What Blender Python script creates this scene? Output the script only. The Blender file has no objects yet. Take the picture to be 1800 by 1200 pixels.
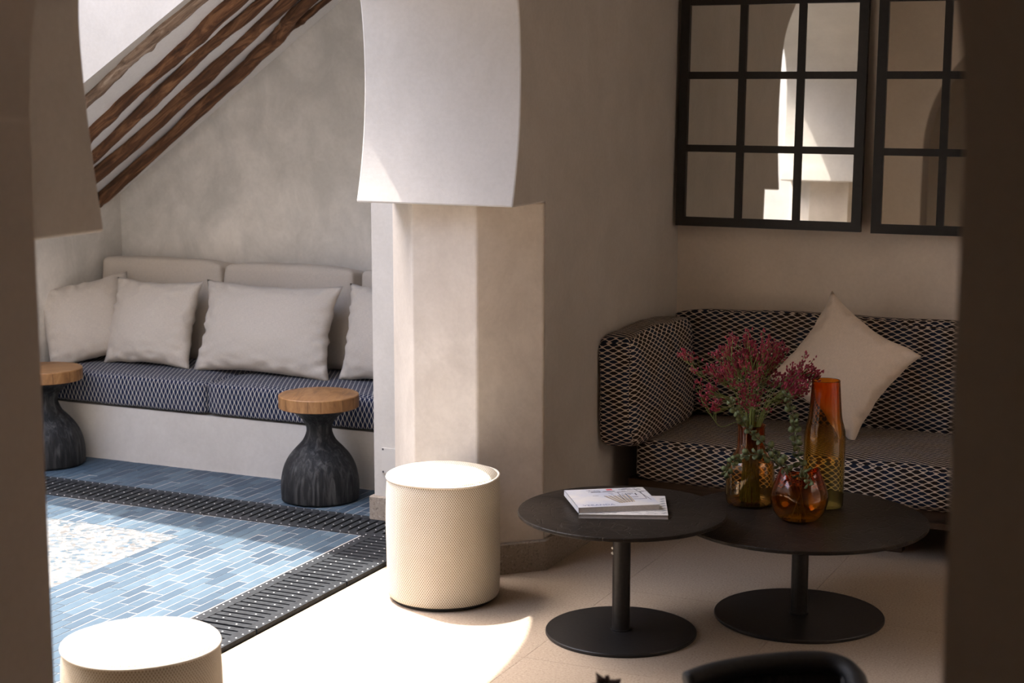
import bpy, bmesh, math, random
from mathutils import Vector, Matrix, Euler, noise
random.seed(7)
R = math.radians
S = bpy.context.scene
COL = S.collection

# ------------------------------------------------------------------ camera
YAW, PITCH = 24.9, 8.85
cam_d = bpy.data.cameras.new('camera'); cam = bpy.data.objects.new('camera', cam_d); COL.objects.link(cam)
cam.location = (0, 0, 1.65)
cam.rotation_euler = Euler((R(90 - PITCH), 0, R(YAW)), 'XYZ')
cam_d.sensor_width = 36; cam_d.lens = 59.0; cam_d.clip_start = .05
cam_d.dof.use_dof = True; cam_d.dof.focus_distance = 5.5; cam_d.dof.aperture_fstop = 4.5
S.camera = cam

# ------------------------------------------------------------------ sky, sun, exposure
w = bpy.data.worlds.new('world'); S.world = w; w.use_nodes = True
nt = w.node_tree; bg = nt.nodes['Background']
sky = nt.nodes.new('ShaderNodeTexSky'); sky.sky_type = 'NISHITA'; sky.sun_disc = False
SUNV = Vector((.38, -.14, -1)).normalized()          # direction the sunlight travels
sky.sun_elevation = math.asin(-SUNV.z); sky.sun_rotation = math.atan2(-SUNV.x, -SUNV.y)
nt.links.new(sky.outputs[0], bg.inputs[0]); bg.inputs[1].default_value = .58; sky.dust_density = 4.; sky.ozone_density = .6
sun_d = bpy.data.lights.new('sun', 'SUN'); sun_d.energy = 5.4; sun_d.angle = R(.55); sun_d.color = (1, .96, .90)
sun = bpy.data.objects.new('sun', sun_d); COL.objects.link(sun); sun.location = (-3, 5, 8)
sun.rotation_euler = SUNV.to_track_quat('-Z', 'Y').to_euler()
vs = S.view_settings; vs.view_transform = 'Standard'; vs.look = 'None'; vs.gamma = 1; vs.exposure = 1.28
S.cycles.max_bounces = 14; S.cycles.diffuse_bounces = 10; S.cycles.glossy_bounces = 6; S.cycles.transmission_bounces = 12
try: vs.use_curve_mapping = False
except Exception: pass

# ------------------------------------------------------------------ material helpers
def new_mat(name):
    m = bpy.data.materials.new(name); m.use_nodes = True
    t = m.node_tree; b = t.nodes['Principled BSDF']
    return m, t, b
def N(t, kind, **k):
    n = t.nodes.new(kind)
    for a, v in k.items(): setattr(n, a, v)
    return n
def math_(t, op, a, b=None):
    n = t.nodes.new('ShaderNodeMath'); n.operation = op
    for i, v in enumerate((a, b)):
        if v is None: continue
        if isinstance(v, (int, float)): n.inputs[i].default_value = v
        else: t.links.new(v, n.inputs[i])
    return n.outputs[0]
def ramp(t, fac, stops):
    n = t.nodes.new('ShaderNodeValToRGB')
    while len(n.color_ramp.elements) < len(stops): n.color_ramp.elements.new(.5)
    for e, (p, c) in zip(n.color_ramp.elements, stops): e.position = p; e.color = (*c, 1)
    t.links.new(fac, n.inputs[0]); return n.outputs[0]
def noise_(t, vec, scale, detail=4, rough=.55, dist=0.):
    n = t.nodes.new('ShaderNodeTexNoise'); n.inputs['Scale'].default_value = scale
    n.inputs['Detail'].default_value = detail; n.inputs['Roughness'].default_value = rough; n.inputs['Distortion'].default_value = dist
    if vec is not None: t.links.new(vec, n.inputs['Vector'])
    return n.outputs['Fac']
def coords(t, out='Object', scale=(1, 1, 1), rot=(0, 0, 0)):
    c = t.nodes.new('ShaderNodeTexCoord'); mp = t.nodes.new('ShaderNodeMapping')
    mp.inputs['Scale'].default_value = scale; mp.inputs['Rotation'].default_value = rot
    t.links.new(c.outputs[out], mp.inputs[0]); return mp.outputs[0]
def mix(t, fac, a, b, mode='MIX'):
    n = t.nodes.new('ShaderNodeMix'); n.data_type = 'RGBA'; n.blend_type = mode
    for i, v in ((0, fac), (6, a), (7, b)):
        if isinstance(v, (int, float)): n.inputs[i].default_value = v
        elif isinstance(v, tuple): n.inputs[i].default_value = (*v, 1)
        else: t.links.new(v, n.inputs[i])
    return n.outputs[2]
def bump(t, b, h, strength=.3, dist=.01):
    n = t.nodes.new('ShaderNodeBump'); n.inputs['Strength'].default_value = strength; n.inputs['Distance'].default_value = dist
    t.links.new(h, n.inputs['Height']); t.links.new(n.outputs[0], b.inputs['Normal'])

def plain(name, col, rough=.6, metal=0., nscale=0, var=.25, bstr=0., spec=.5):
    m, t, b = new_mat(name)
    b.inputs['Roughness'].default_value = rough; b.inputs['Metallic'].default_value = metal
    b.inputs['Specular IOR Level'].default_value = spec
    if nscale:
        f = noise_(t, coords(t), nscale, 5)
        lo = tuple(c * (1 - var) for c in col); hi = tuple(min(1, c * (1 + var)) for c in col)
        t.links.new(ramp(t, f, [(.3, lo), (.7, hi)]), b.inputs['Base Color'])
        if bstr: bump(t, b, f, bstr, .004)
    else: b.inputs['Base Color'].default_value = (*col, 1)
    return m

def plaster(name, col, stain, amount=.5):
    m, t, b = new_mat(name)
    v = coords(t)
    big = noise_(t, v, 1.3, 6, .6, .4); mid = noise_(t, coords(t, scale=(1, 1, .8)), 5, 6, .65, .5); fine = noise_(t, v, 70, 3)
    f = math_(t, 'MULTIPLY', big, mid)
    c = mix(t, ramp(t, f, [(.16, (1, 1, 1)), (.36, (0, 0, 0))]), col, stain)
    c2 = mix(t, amount, col, c)
    c3 = mix(t, .10, c2, ramp(t, fine, [(.35, (.55, .52, .48)), (.65, (1, 1, 1))]), 'MULTIPLY')
    t.links.new(c3, b.inputs['Base Color']); b.inputs['Roughness'].default_value = .62
    b.inputs['Specular IOR Level'].default_value = .35
    bump(t, b, math_(t, 'ADD', math_(t, 'MULTIPLY', mid, 1.), math_(t, 'MULTIPLY', fine, .12)), .12, .012)
    return m

def dots(t, uv, a, b_, sx=.38, cut=.27):
    """staggered lattice of lens-shaped dots, a by b_ metres; returns a 0/1 mask"""
    sep = t.nodes.new('ShaderNodeSeparateXYZ'); t.links.new(uv, sep.inputs[0])
    out = None
    for off in (0., .5):
        x = math_(t, 'ABSOLUTE', math_(t, 'SUBTRACT', math_(t, 'FRACT', math_(t, 'ADD', math_(t, 'DIVIDE', sep.outputs[0], a), off)), .5))
        y = math_(t, 'ABSOLUTE', math_(t, 'SUBTRACT', math_(t, 'FRACT', math_(t, 'ADD', math_(t, 'DIVIDE', sep.outputs[1], b_), off)), .5))
        d = math_(t, 'MAXIMUM', math_(t, 'DIVIDE', math_(t, 'ADD', x, y), sx), math_(t, 'DIVIDE', y, cut))
        mk = math_(t, 'LESS_THAN', d, 1.)
        out = mk if out is None else math_(t, 'MAXIMUM', out, mk)
    return out

def honeycomb(name, light, dark1, dark2, a=.0435, b_=.0205, sx=.425, cut=.31):
    m, t, b = new_mat(name)
    uv = coords(t, 'UV'); mk = dots(t, uv, a, b_, sx, cut)
    dk = mix(t, ramp(t, noise_(t, uv, 9, 2), [(.45, (0, 0, 0)), (.55, (1, 1, 1))]), dark1, dark2)
    lt = mix(t, .35, light, ramp(t, noise_(t, uv, 260, 2), [(.3, tuple(c * .6 for c in light)), (.7, light)]))
    t.links.new(mix(t, mk, lt, dk), b.inputs['Base Color'])
    b.inputs['Roughness'].default_value = .85; b.inputs['Specular IOR Level'].default_value = .2
    bump(t, b, math_(t, 'SUBTRACT', 1., mk), .35, .002)
    return m

def linen(name, col):
    m, t, b = new_mat(name)
    f1 = noise_(t, coords(t, 'UV', (900, 60, 1)), 1, 3); f2 = noise_(t, coords(t, 'UV', (60, 900, 1)), 1, 3)
    f = math_(t, 'MULTIPLY', math_(t, 'ADD', f1, f2), .5)
    t.links.new(ramp(t, f, [(.3, tuple(c * .8 for c in col)), (.7, tuple(min(1, c * 1.12) for c in col))]), b.inputs['Base Color'])
    b.inputs['Roughness'].default_value = .9; b.inputs['Specular IOR Level'].default_value = .15
    b.inputs['Sheen Weight'].default_value = .15
    fold = noise_(t, coords(t, 'UV'), 9, 2, .5, .6)
    bump(t, b, math_(t, 'ADD', math_(t, 'MULTIPLY', fold, 1.), math_(t, 'MULTIPLY', f, .1)), .25, .02)
    return m

def weave(name, light, dark):
    m, t, b = new_mat(name)
    uv = coords(t, 'UV'); mk = dots(t, uv, .0078, .0110, .34, .28)
    c = mix(t, .18, light, ramp(t, noise_(t, uv, 40, 3), [(.3, (.7, .66, .58)), (.7, (1, 1, 1))]), 'MULTIPLY')
    t.links.new(mix(t, mk, c, dark), b.inputs['Base Color'])
    b.inputs['Roughness'].default_value = .8; b.inputs['Specular IOR Level'].default_value = .25
    bump(t, b, math_(t, 'SUBTRACT', 1., mk), .5, .002)
    return m

def wood(name, c1, c2, c3, scale=(1, 1, 1), ns=6, rough=.65, bstr=.3, dist=1.2, pre=None):
    m, t, b = new_mat(name)
    v = coords(t, 'Object', scale)
    if pre:
        r_ = t.nodes.new('ShaderNodeMapping'); r_.inputs['Rotation'].default_value = pre; src = v.node.inputs[0].links[0].from_socket
        t.links.new(src, r_.inputs[0]); t.links.new(r_.outputs[0], v.node.inputs[0])
    f = noise_(t, v, ns, 8, .65, dist)
    t.links.new(ramp(t, f, [(.28, c1), (.5, c2), (.72, c3)]), b.inputs['Base Color'])
    b.inputs['Roughness'].default_value = rough; b.inputs['Specular IOR Level'].default_value = .35
    bump(t, b, f, bstr, .01)
    return m

def speckle(name, base, d, l, scale=180, rough=.7):
    m, t, b = new_mat(name); v = coords(t)
    f = noise_(t, v, scale, 3, .7); g = noise_(t, v, 2.2, 5, .6)
    c = ramp(t, f, [(.30, d), (.47, base), (.60, base), (.72, l)])
    c = mix(t, .35, c, ramp(t, g, [(.3, (.72, .68, .62)), (.7, (1, 1, 1))]), 'MULTIPLY')
    t.links.new(c, b.inputs['Base Color']); b.inputs['Roughness'].default_value = rough
    bump(t, b, f, .12, .002)
    return m

def crackle(m):
    t = m.node_tree; b = t.nodes['Principled BSDF']; v = coords(t)
    vo = t.nodes.new('ShaderNodeTexVoronoi'); vo.feature = 'DISTANCE_TO_EDGE'; vo.inputs['Scale'].default_value = 26; vo.inputs['Randomness'].default_value = 1
    n = t.nodes.new('ShaderNodeTexNoise'); n.inputs['Scale'].default_value = 9; t.links.new(v, n.inputs['Vector'])
    a = t.nodes.new('ShaderNodeVectorMath'); a.operation = 'MULTIPLY_ADD'; t.links.new(n.outputs['Color'], a.inputs[0]); a.inputs[1].default_value = (.06, .06, .06); t.links.new(v, a.inputs[2])
    t.links.new(a.outputs[0], vo.inputs['Vector'])
    bump(t, b, ramp(t, vo.outputs['Distance'], [(.0, (0, 0, 0)), (.05, (1, 1, 1))]), .35, .003)
    return m

def glazed(name):
    m, t, b = new_mat(name)
    oi = t.nodes.new('ShaderNodeObjectInfo')
    g = t.nodes.new('ShaderNodeNewGeometry')
    f = noise_(t, g.outputs['Position'], 22, 5, .6)
    cell = noise_(t, g.outputs['Position'], 5, 2)
    k = math_(t, 'ADD', math_(t, 'MULTIPLY', oi.outputs['Random'], .62), math_(t, 'MULTIPLY', f, .42))
    c = ramp(t, k, [(.15, (.036, .054, .076)), (.4, (.046, .070, .096)), (.65, (.060, .090, .119)), (.92, (.085, .120, .148))])
    t.links.new(c, b.inputs['Base Color']); b.inputs['Roughness'].default_value = .5; b.inputs['Specular IOR Level'].default_value = .12
    bump(t, b, f, .08, .004)
    return m

def mosaic_mat(name):
    m, t, b = new_mat(name); v = coords(t)
    vo = t.nodes.new('ShaderNodeTexVoronoi'); vo.feature = 'F1'; vo.inputs['Scale'].default_value = 55; t.links.new(v, vo.inputs[0])
    sep = t.nodes.new('ShaderNodeSeparateColor'); t.links.new(vo.outputs['Color'], sep.inputs[0])
    c = ramp(t, sep.outputs[0], [(.0, (.168, .168, .166)), (.60, (.168, .168, .166)), (.64, (.075, .095, .108)), (.80, (.030, .060, .085)), (.88, (.085, .080, .076)), (.95, (.15, .147, .143))])
    for e in c.node.color_ramp.elements: pass
    c.node.color_ramp.interpolation = 'CONSTANT'
    v2 = t.nodes.new('ShaderNodeTexVoronoi'); v2.feature = 'DISTANCE_TO_EDGE'; v2.inputs['Scale'].default_value = 55; t.links.new(v, v2.inputs[0])
    c = mix(t, ramp(t, v2.outputs[0], [(.03, (1, 1, 1)), (.08, (0, 0, 0))]), c, (.095, .093, .09))
    # broad lattice of eight-point stars in pale blue
    dm = dots(t, v, .11, .11, .16, .11)
    c = mix(t, math_(t, 'MULTIPLY', dm, .5), c, (.05, .095, .14))
    t.links.new(c, b.inputs['Base Color']); b.inputs['Roughness'].default_value = .5
    return m

def glass(name, top, mid, low, z0, z1):
    m, t, b = new_mat(name)
    c = t.nodes.new('ShaderNodeTexCoord'); s = t.nodes.new('ShaderNodeSeparateXYZ'); t.links.new(c.outputs['Object'], s.inputs[0])
    f = math_(t, 'DIVIDE', math_(t, 'SUBTRACT', s.outputs[2], z0), z1 - z0)
    t.links.new(ramp(t, f, [(.05, low), (.5, mid), (.85, top)]), b.inputs['Base Color'])
    b.inputs['Transmission Weight'].default_value = 1; b.inputs['Roughness'].default_value = .02; b.inputs['IOR'].default_value = 1.45
    return m

M = {}
M['plaster'] = plaster('plaster_warm', (.66, .59, .51), (.45, .39, .33), .7)
M['plaster_white'] = plaster('plaster_white', (.545, .51, .468), (.44, .41, .37), .6)
M['plaster_grey'] = plaster('plaster_grey', (.74, .70, .65), (.48, .465, .43), .8)
M['whitewash'] = plaster('whitewash', (.80, .785, .77), (.70, .68, .66), .4)
M['plaster_shade'] = plaster('plaster_shade', (.54, .47, .405), (.46, .40, .34), .5)  # plaster with the gallery's shade put into its colour
M['plaster_alcove'] = plaster('plaster_alcove', (.80, .715, .62), (.66, .585, .50), .6)
M['stone'] = speckle('granular_stone', (.30, .25, .20), (.14, .11, .09), (.46, .42, .37), 120, .85)
M['floor'] = speckle('limestone_slab', (.41, .325, .245), (.22, .16, .115), (.60, .515, .43), 150, .6)
M['grout'] = plain('grout', (.62, .56, .50), .9, nscale=40, var=.12)
M['tilegrout'] = plain('tile_grout', (.46, .43, .40), .9, nscale=40, var=.1)
M['tile'] = glazed('blue_glazed_tile')
M['mosaic'] = mosaic_mat('pebble_mosaic')
M['iron'] = plain('cast_iron', (.022, .024, .027), .6, nscale=60, var=.4, bstr=.2, spec=.2)
M['stud'] = plain('bare_steel', (.62, .60, .58), .4)
M['pit'] = plain('drain_pit', (.012, .012, .012), .9)
M['log_brown'] = wood('old_log', (.012, .006, .003), (.11, .046, .019), (.34, .17, .08), (1.6, 13, 13), 2.6, .75, 1., .9, (0, R(33.5), 0))
M['log_grey'] = wood('weathered_log', (.04, .026, .018), (.19, .125, .085), (.46, .36, .28), (1.6, 13, 13), 2.6, .8, 1., .9, (0, R(33.5), 0))
M['char'] = wood('charred_wood', (.007, .007, .008), (.020, .020, .021), (.085, .084, .083), (9, 9, .8), 5, .5, .5, .7)
M['endgrain'] = wood('orange_wood', (.12, .052, .018), (.26, .125, .045), (.36, .19, .075), (4, 1, 1), 5, .5, .15)
M['blackmetal'] = plain('black_metal', (.018, .016, .015), .42, nscale=90, var=.3, spec=.5)
M['tabletop'] = wood('dark_patina_top', (.010, .008, .007), (.018, .014, .011), (.034, .026, .020), (1, 1, 1), 7, .42, .10)
crackle(M['tabletop'])
M['darkwood'] = wood('dark_base_wood', (.03, .018, .011), (.06, .037, .023), (.11, .07, .045), (1, 9, 9), 3, .6, .2)
M['sofa'] = honeycomb('hexagon_weave', (.66, .56, .46), (.010, .016, .034), (.018, .012, .010))
M['bench'] = honeycomb('hexagon_weave_blue', (.44, .415, .38), (.008, .014, .040), (.014, .018, .045), sx=.43, cut=.34)
M['linen'] = linen('linen', (.50, .445, .385))
M['linen2'] = linen('linen_warm', (.78, .665, .55))
M['weave'] = weave('dimpled_weave', (.74, .70, .615), (.33, .27, .19))
M['piping'] = plain('cream_piping', (.66, .60, .52), .7, nscale=200, var=.1)
M['frame'] = plain('black_frame', (.012, .011, .010), .45, nscale=50, var=.3)
m_, t_, b_ = new_mat('mirror_glass'); b_.inputs['Metallic'].default_value = 1; b_.inputs['Roughness'].default_value = .015; b_.inputs['Base Color'].default_value = (.80, .80, .76, 1); M['mirror'] = m_
bump(t_, b_, noise_(t_, coords(t_), 2.5, 1), .006, .02)
M['glass1'] = glass('amber_glass', (.72, .22, .045), (.84, .56, .24), (.86, .66, .34), 0, .25)
M['glass2'] = glass('amber_glass_tall', (.82, .27, .025), (.90, .64, .20), (.84, .80, .46), 0, .42)
M['glass3'] = glass('amber_glass_round', (.80, .13, .035), (.90, .48, .10), (.88, .62, .16), 0, .16)
M['stem'] = plain('green_stem', (.20, .235, .06), .6, nscale=20, var=.3)
M['floret'] = plain('crimson_floret', (.27, .019, .040), .6, nscale=60, var=.5)
M['euca'] = plain('eucalyptus_leaf', (.15, .175, .065), .55, nscale=30, var=.35)
M['twig'] = plain('twig', (.16, .12, .05), .7)
M['paper'] = plain('page_edges', (.50, .46, .43), .8, nscale=300, var=.1)
M['plate'] = plain('cover_plate', (.50, .47, .43), .6)
M['black'] = plain('black_rope', (.010, .010, .011), .6, nscale=120, var=.4, bstr=.2)
M['ink'] = plain('ink_black', (.05, .045, .05), .6)
M['ink_blue'] = plain('ink_blue', (.10, .12, .25), .6)
M['ink_tan'] = plain('ink_tan', (.42, .31, .17), .6)
M['ink_red'] = plain('ink_red', (.62, .05, .05), .6)
M['ink_grey'] = plain('ink_grey', (.32, .33, .33), .6)
M['dried'] = plain('dried_flower', (.06, .03, .022), .9, nscale=30, var=.4)
M['fleck'] = plain('white_fleck', (.75, .72, .68), .6)
def cover(name, pale):
    m, t, b = new_mat(name); v = coords(t)
    f = noise_(t, v, 9, 4, .6, .5)
    t.links.new(ramp(t, f, [(.35, pale), (.6, (.66, .63, .60))]), b.inputs['Base Color']); b.inputs['Roughness'].default_value = .35
    return m
M['cover1'] = cover('magazine_cover', (.48, .50, .58)); M['cover2'] = cover('magazine_cover_low', (.60, .58, .55))

for k_, v_ in (('char', .15), ('tabletop', .12), ('blackmetal', .3), ('darkwood', .15), ('iron', .1)): M[k_].node_tree.nodes['Principled BSDF'].inputs['Specular IOR Level'].default_value = v_
# ------------------------------------------------------------------ mesh helpers
def obj(name, bm, mat, parent=None, loc=(0, 0, 0), rot=(0, 0, 0), smooth=False, boxuv=None):
    bmesh.ops.recalc_face_normals(bm, faces=bm.faces[:])
    if boxuv is not None: box_uv(bm, boxuv)
    me = bpy.data.meshes.new(name); bm.to_mesh(me); bm.free()
    if smooth:
        for p in me.polygons: p.use_smooth = True
    me.materials.append(mat)
    o = bpy.data.objects.new(name, me); COL.objects.link(o)
    o.location = loc; o.rotation_euler = rot
    if parent: o.parent = parent
    return o
def inst(name, me, parent=None, loc=(0, 0, 0), rot=(0, 0, 0), scale=(1, 1, 1)):
    o = bpy.data.objects.new(name, me); COL.objects.link(o)
    o.location = loc; o.rotation_euler = rot; o.scale = scale
    if parent: o.parent = parent
    return o
def empty(name, loc, rotz=0):
    o = bpy.data.objects.new(name, None); COL.objects.link(o); o.empty_display_size = .1
    o.location = loc; o.rotation_euler = (0, 0, rotz); return o
def tag(o, label, cat, group=None):
    o['label'] = label; o['category'] = cat
    if group: o['group'] = group
    return o
def struct(o): o['kind'] = 'structure'; return o
def box_uv(bm, rot=False):
    uv = bm.loops.layers.uv.verify()
    for f in bm.faces:
        n = f.normal; a = max(range(3), key=lambda i: abs(n[i]))
        for l in f.loops:
            c = l.vert.co
            p = ((c.y, c.z), (c.x, c.z), (c.x, c.y))[a]
            l[uv].uv = (p[1], p[0]) if rot else p
def box(bm, x0, x1, y0, y1, z0, z1):
    v = [bm.verts.new((x, y, z)) for z in (z0, z1) for y in (y0, y1) for x in (x0, x1)]
    for q in ((0, 2, 3, 1), (4, 5, 7, 6), (0, 1, 5, 4), (2, 6, 7, 3), (0, 4, 6, 2), (1, 3, 7, 5)):
        bm.faces.new([v[i] for i in q])
    return bm
def bevel(bm, w, seg=2, ang=.5):
    e = [e for e in bm.edges if len(e.link_faces) == 2 and e.calc_face_angle(0) > ang]
    bmesh.ops.bevel(bm, geom=e, offset=w, segments=seg, profile=.5, affect='EDGES'); return bm
def bbox(x0, x1, y0, y1, z0, z1, w=0., seg=2):
    bm = box(bmesh.new(), x0, x1, y0, y1, z0, z1)
    if w: bevel(bm, w, seg)
    return bm
def prism(pts, z0, z1):
    """plan polygon pulled up from z0 to z1"""
    bm = bmesh.new()
    a = [bm.verts.new((x, y, z0)) for x, y in pts]; b = [bm.verts.new((x, y, z1)) for x, y in pts]
    n = len(pts)
    f1 = bm.faces.new(a); f2 = bm.faces.new(b)
    for i in range(n): bm.faces.new((a[i], a[(i + 1) % n], b[(i + 1) % n], b[i]))
    f1.normal_update(); f2.normal_update(); bmesh.ops.triangulate(bm, faces=[f1, f2]); return bm
def extrude_x(pts, x0, x1):
    """Y-Z outline pulled along X"""
    bm = bmesh.new()
    a = [bm.verts.new((x0, y, z)) for y, z in pts]; b = [bm.verts.new((x1, y, z)) for y, z in pts]
    n = len(pts); f1 = bm.faces.new(a); f2 = bm.faces.new(b)
    for i in range(n): bm.faces.new((a[i], a[(i + 1) % n], b[(i + 1) % n], b[i]))
    f1.normal_update(); f2.normal_update(); bmesh.ops.triangulate(bm, faces=[f1, f2]); return bm
def extrude_y(pts, y0, y1):
    bm = bmesh.new()
    a = [bm.verts.new((x, y0, z)) for x, z in pts]; b = [bm.verts.new((x, y1, z)) for x, z in pts]
    n = len(pts); f1 = bm.faces.new(a); f2 = bm.faces.new(b)
    for i in range(n): bm.faces.new((a[i], a[(i + 1) % n], b[(i + 1) % n], b[i]))
    f1.normal_update(); f2.normal_update(); bmesh.ops.triangulate(bm, faces=[f1, f2]); return bm
def lathe(prof, seg=64, uref=None, bm=None):
    """prof: list of (r, z); uv in metres"""
    bm = bm or bmesh.new(); uv = bm.loops.layers.uv.verify()
    uref = uref or max(r for r, z in prof); rings = []; s = [0.]
    for (r0, z0), (r1, z1) in zip(prof, prof[1:]): s.append(s[-1] + math.hypot(r1 - r0, z1 - z0))
    for r, z in prof:
        if r < 1e-6: rings.append([bm.verts.new((0, 0, z))])
        else: rings.append([bm.verts.new((r * math.cos(2 * math.pi * i / seg), r * math.sin(2 * math.pi * i / seg), z)) for i in range(seg)])
    for k, (A, B) in enumerate(zip(rings, rings[1:])):
        for i in range(seg):
            j = (i + 1) % seg
            if len(A) == 1 and len(B) == 1: continue
            if len(A) == 1: vs_ = [(A[0], i + .5, k), (B[i], i, k + 1), (B[j], i + 1, k + 1)]
            elif len(B) == 1: vs_ = [(A[i], i, k), (A[j], i + 1, k), (B[0], i + .5, k + 1)]
            else: vs_ = [(A[i], i, k), (A[j], i + 1, k), (B[j], i + 1, k + 1), (B[i], i, k + 1)]
            f = bm.faces.new([v for v, _, _ in vs_])
            for l, (_, a, kk) in zip(f.loops, vs_): l[uv].uv = (a / seg * 2 * math.pi * uref, s[kk])
    return bm
def tube(path, rad, seg=8, bm=None, cap=True):
    bm = bm or bmesh.new(); P = [Vector(p) for p in path]; n = len(P)
    rr = rad if isinstance(rad, (list, tuple)) else [rad] * n
    rings = []; up = Vector((0, 0, 1))
    for i in range(n):
        d = (P[min(i + 1, n - 1)] - P[max(i - 1, 0)]).normalized()
        if abs(d.dot(up)) > .95: u = Vector((1, 0, 0))
        else: u = up
        a = d.cross(u).normalized(); b = a.cross(d).normalized()
        rings.append([bm.verts.new(P[i] + (a * math.cos(2 * math.pi * k / seg) + b * math.sin(2 * math.pi * k / seg)) * rr[i]) for k in range(seg)])
    for A, B in zip(rings, rings[1:]):
        for k in range(seg):
            bm.faces.new((A[k], A[(k + 1) % seg], B[(k + 1) % seg], B[k]))
    if cap: bm.faces.new(rings[0]); bm.faces.new(rings[-1][::-1])
    return bm
def spline(pts, n=12):
    P = [Vector(p) for p in pts]; out = []
    for i in range(len(P) - 1):
        p0, p1, p2, p3 = P[max(i - 1, 0)], P[i], P[i + 1], P[min(i + 2, len(P) - 1)]
        for k in range(n):
            t = k / n
            out.append(.5 * ((2 * p1) + (p2 - p0) * t + (2 * p0 - 5 * p1 + 4 * p2 - p3) * t * t + (3 * p1 - p0 - 3 * p2 + p3) * t ** 3))
    out.append(P[-1]); return out
def cushion(w, d, h, r=.03, puff=.02, seed=0, n=18, wob=.004, piping=None):
    """soft box: rounded edges, crowned faces, slight unevenness; centred in x,y, base at z=0"""
    bm = bmesh.new(); bmesh.ops.create_cube(bm, size=2)
    bmesh.ops.subdivide_edges(bm, edges=bm.edges[:], cuts=n, use_grid_fill=True)
    H = Vector((w / 2, d / 2, h / 2)); sd = Vector((seed * 3.1, seed * 1.7, 0))
    for v in bm.verts:
        u = v.co.copy()
        p = Vector((u.x * H.x, u.y * H.y, u.z * H.z))
        q = Vector([max(-(H[i] - r), min(H[i] - r, p[i])) for i in range(3)])
        dl = p - q
        if dl.length > 1e-6:
            k = [abs(dl[i]) / r for i in range(3)]
            m = max(k); dl = dl.normalized() * (m * r)
        p = q + dl
        p.z += puff * (1 - u.x ** 4) * (1 - u.y ** 4) * u.z
        p.x += .5 * puff * (1 - u.z ** 2) * (1 - u.y ** 4) * u.x
        p.y += .5 * puff * (1 - u.z ** 2) * (1 - u.x ** 4) * u.y
        nn = noise.noise_vector(p * 9 + sd)
        p += nn * wob
        v.co = p + Vector((0, 0, h / 2))
    return bm
def pillow(w, h, t, seed=0, n=36, sag=.10):
    """knife-edge pillow in the x-z plane, thickness along y, lowest edge at z=0"""
    bm = bmesh.new(); uv = bm.loops.layers.uv.verify(); sd = Vector((seed * 5.3, seed * 2.9, seed))
    grid = {}
    for s in (-1, 1):
        for i in range(n + 1):
            for j in range(n + 1):
                edge = i in (0, n) or j in (0, n)
                if s == 1 and edge: grid[s, i, j] = grid[-1, i, j]; continue
                u = -1 + 2 * i / n; v = -1 + 2 * j / n
                x = w / 2 * u * (1 - sag * (1 - v * v) * abs(u) ** 3); z = h / 2 * v * (1 - sag * (1 - u * u) * abs(v) ** 3)
                th = t / 2 * (max(0, (1 - u ** 2)) ** .55) * (max(0, (1 - v ** 2)) ** .55)
                th = max(th, 0)
                # gathers along the seams
                e = max(abs(u), abs(v))
                wr = noise.noise(Vector((u * 7 + (v > 0), v * 7, seed)) + sd) * .020 * e ** 3
                wr += math.sin((u if abs(v) > abs(u) else v) * 23 + seed) * .006 * max(0, e - .70) / .3
                th *= 1 + .10 * noise.noise(Vector((u * 1.6, v * 1.6, s * 2)) + sd)
                y = s * th + wr * (0 if edge else 1)
                jit = noise.noise_vector(Vector((u * 3, v * 3, 9)) + sd) * .006
                grid[s, i, j] = bm.verts.new((x + jit.x, y, z + h / 2 + jit.z))
    for s in (-1, 1):
        for i in range(n):
            for j in range(n):
                c = [(i, j), (i + 1, j), (i + 1, j + 1), (i, j + 1)]
                f = bm.faces.new([grid[s, a, b] for a, b in c])
                for l, (a, b) in zip(f.loops, c): l[uv].uv = (a / n * w, b / n * h)
    return bm
def wedge_tri(bm, p, d, l, r):
    """a small three-sided floret"""
    d = Vector(d).normalized(); a = d.orthogonal().normalized(); b = d.cross(a)
    base = bm.verts.new(p); ring = [bm.verts.new(Vector(p) + d * l * .55 + (a * math.cos(k * 2.094) + b * math.sin(k * 2.094)) * r) for k in range(3)]
    tip = bm.verts.new(Vector(p) + d * l)
    for k in range(3):
        bm.faces.new((base, ring[k], ring[(k + 1) % 3])); bm.faces.new((tip, ring[(k + 1) % 3], ring[k]))

# ================================================================== STRUCTURE
XA, XC = -2.24, -2.813           # alcove face and courtyard face of the arched wall
far = [(4.832, 1.25), (4.853, 1.325), (4.870, 1.40), (4.882, 1.47), (4.891, 1.55), (4.896, 1.66), (4.892, 1.77), (4.884, 1.85), (4.870, 1.92), (4.840, 1.99),
       (4.767, 2.074), (4.652, 2.168), (4.512, 2.239), (4.371, 2.285), (4.20, 2.325), (4.05, 2.347), (3.93, 2.357)]
mid_y = 3.826
near = [(2.809, 1.338), (2.799, 1.40), (2.787, 1.465), (2.771, 1.582), (2.760, 1.696), (2.757, 1.764), (2.760, 1.82), (2.768, 1.90), (2.785, 1.97), (2.81, 2.03),
        (2.85, 2.09), (2.935, 2.168), (3.07, 2.239), (3.21, 2.285), (3.37, 2.322), (3.53, 2.345), (3.70, 2.357)]
def smooth_poly(p, n=4): return [(v.x, v.y) for v in spline([(a, b, 0) for a, b in p], n)]
outline = [(1.70, 1.338)] + smooth_poly(near) + [(mid_y, 2.360)] + smooth_poly(far)[::-1] + [(5.09, 1.25), (5.09, 0), (6.55, 0), (6.55, 3.3), (1.70, 3.3)]
o = struct(obj('wall_arch', extrude_x(outline, XC, XA), M['plaster_white']))
bv = o.modifiers.new('soft', 'BEVEL'); bv.width = .006; bv.segments = 2; bv.limit_method = 'ANGLE'; bv.angle_limit = R(40)
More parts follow.
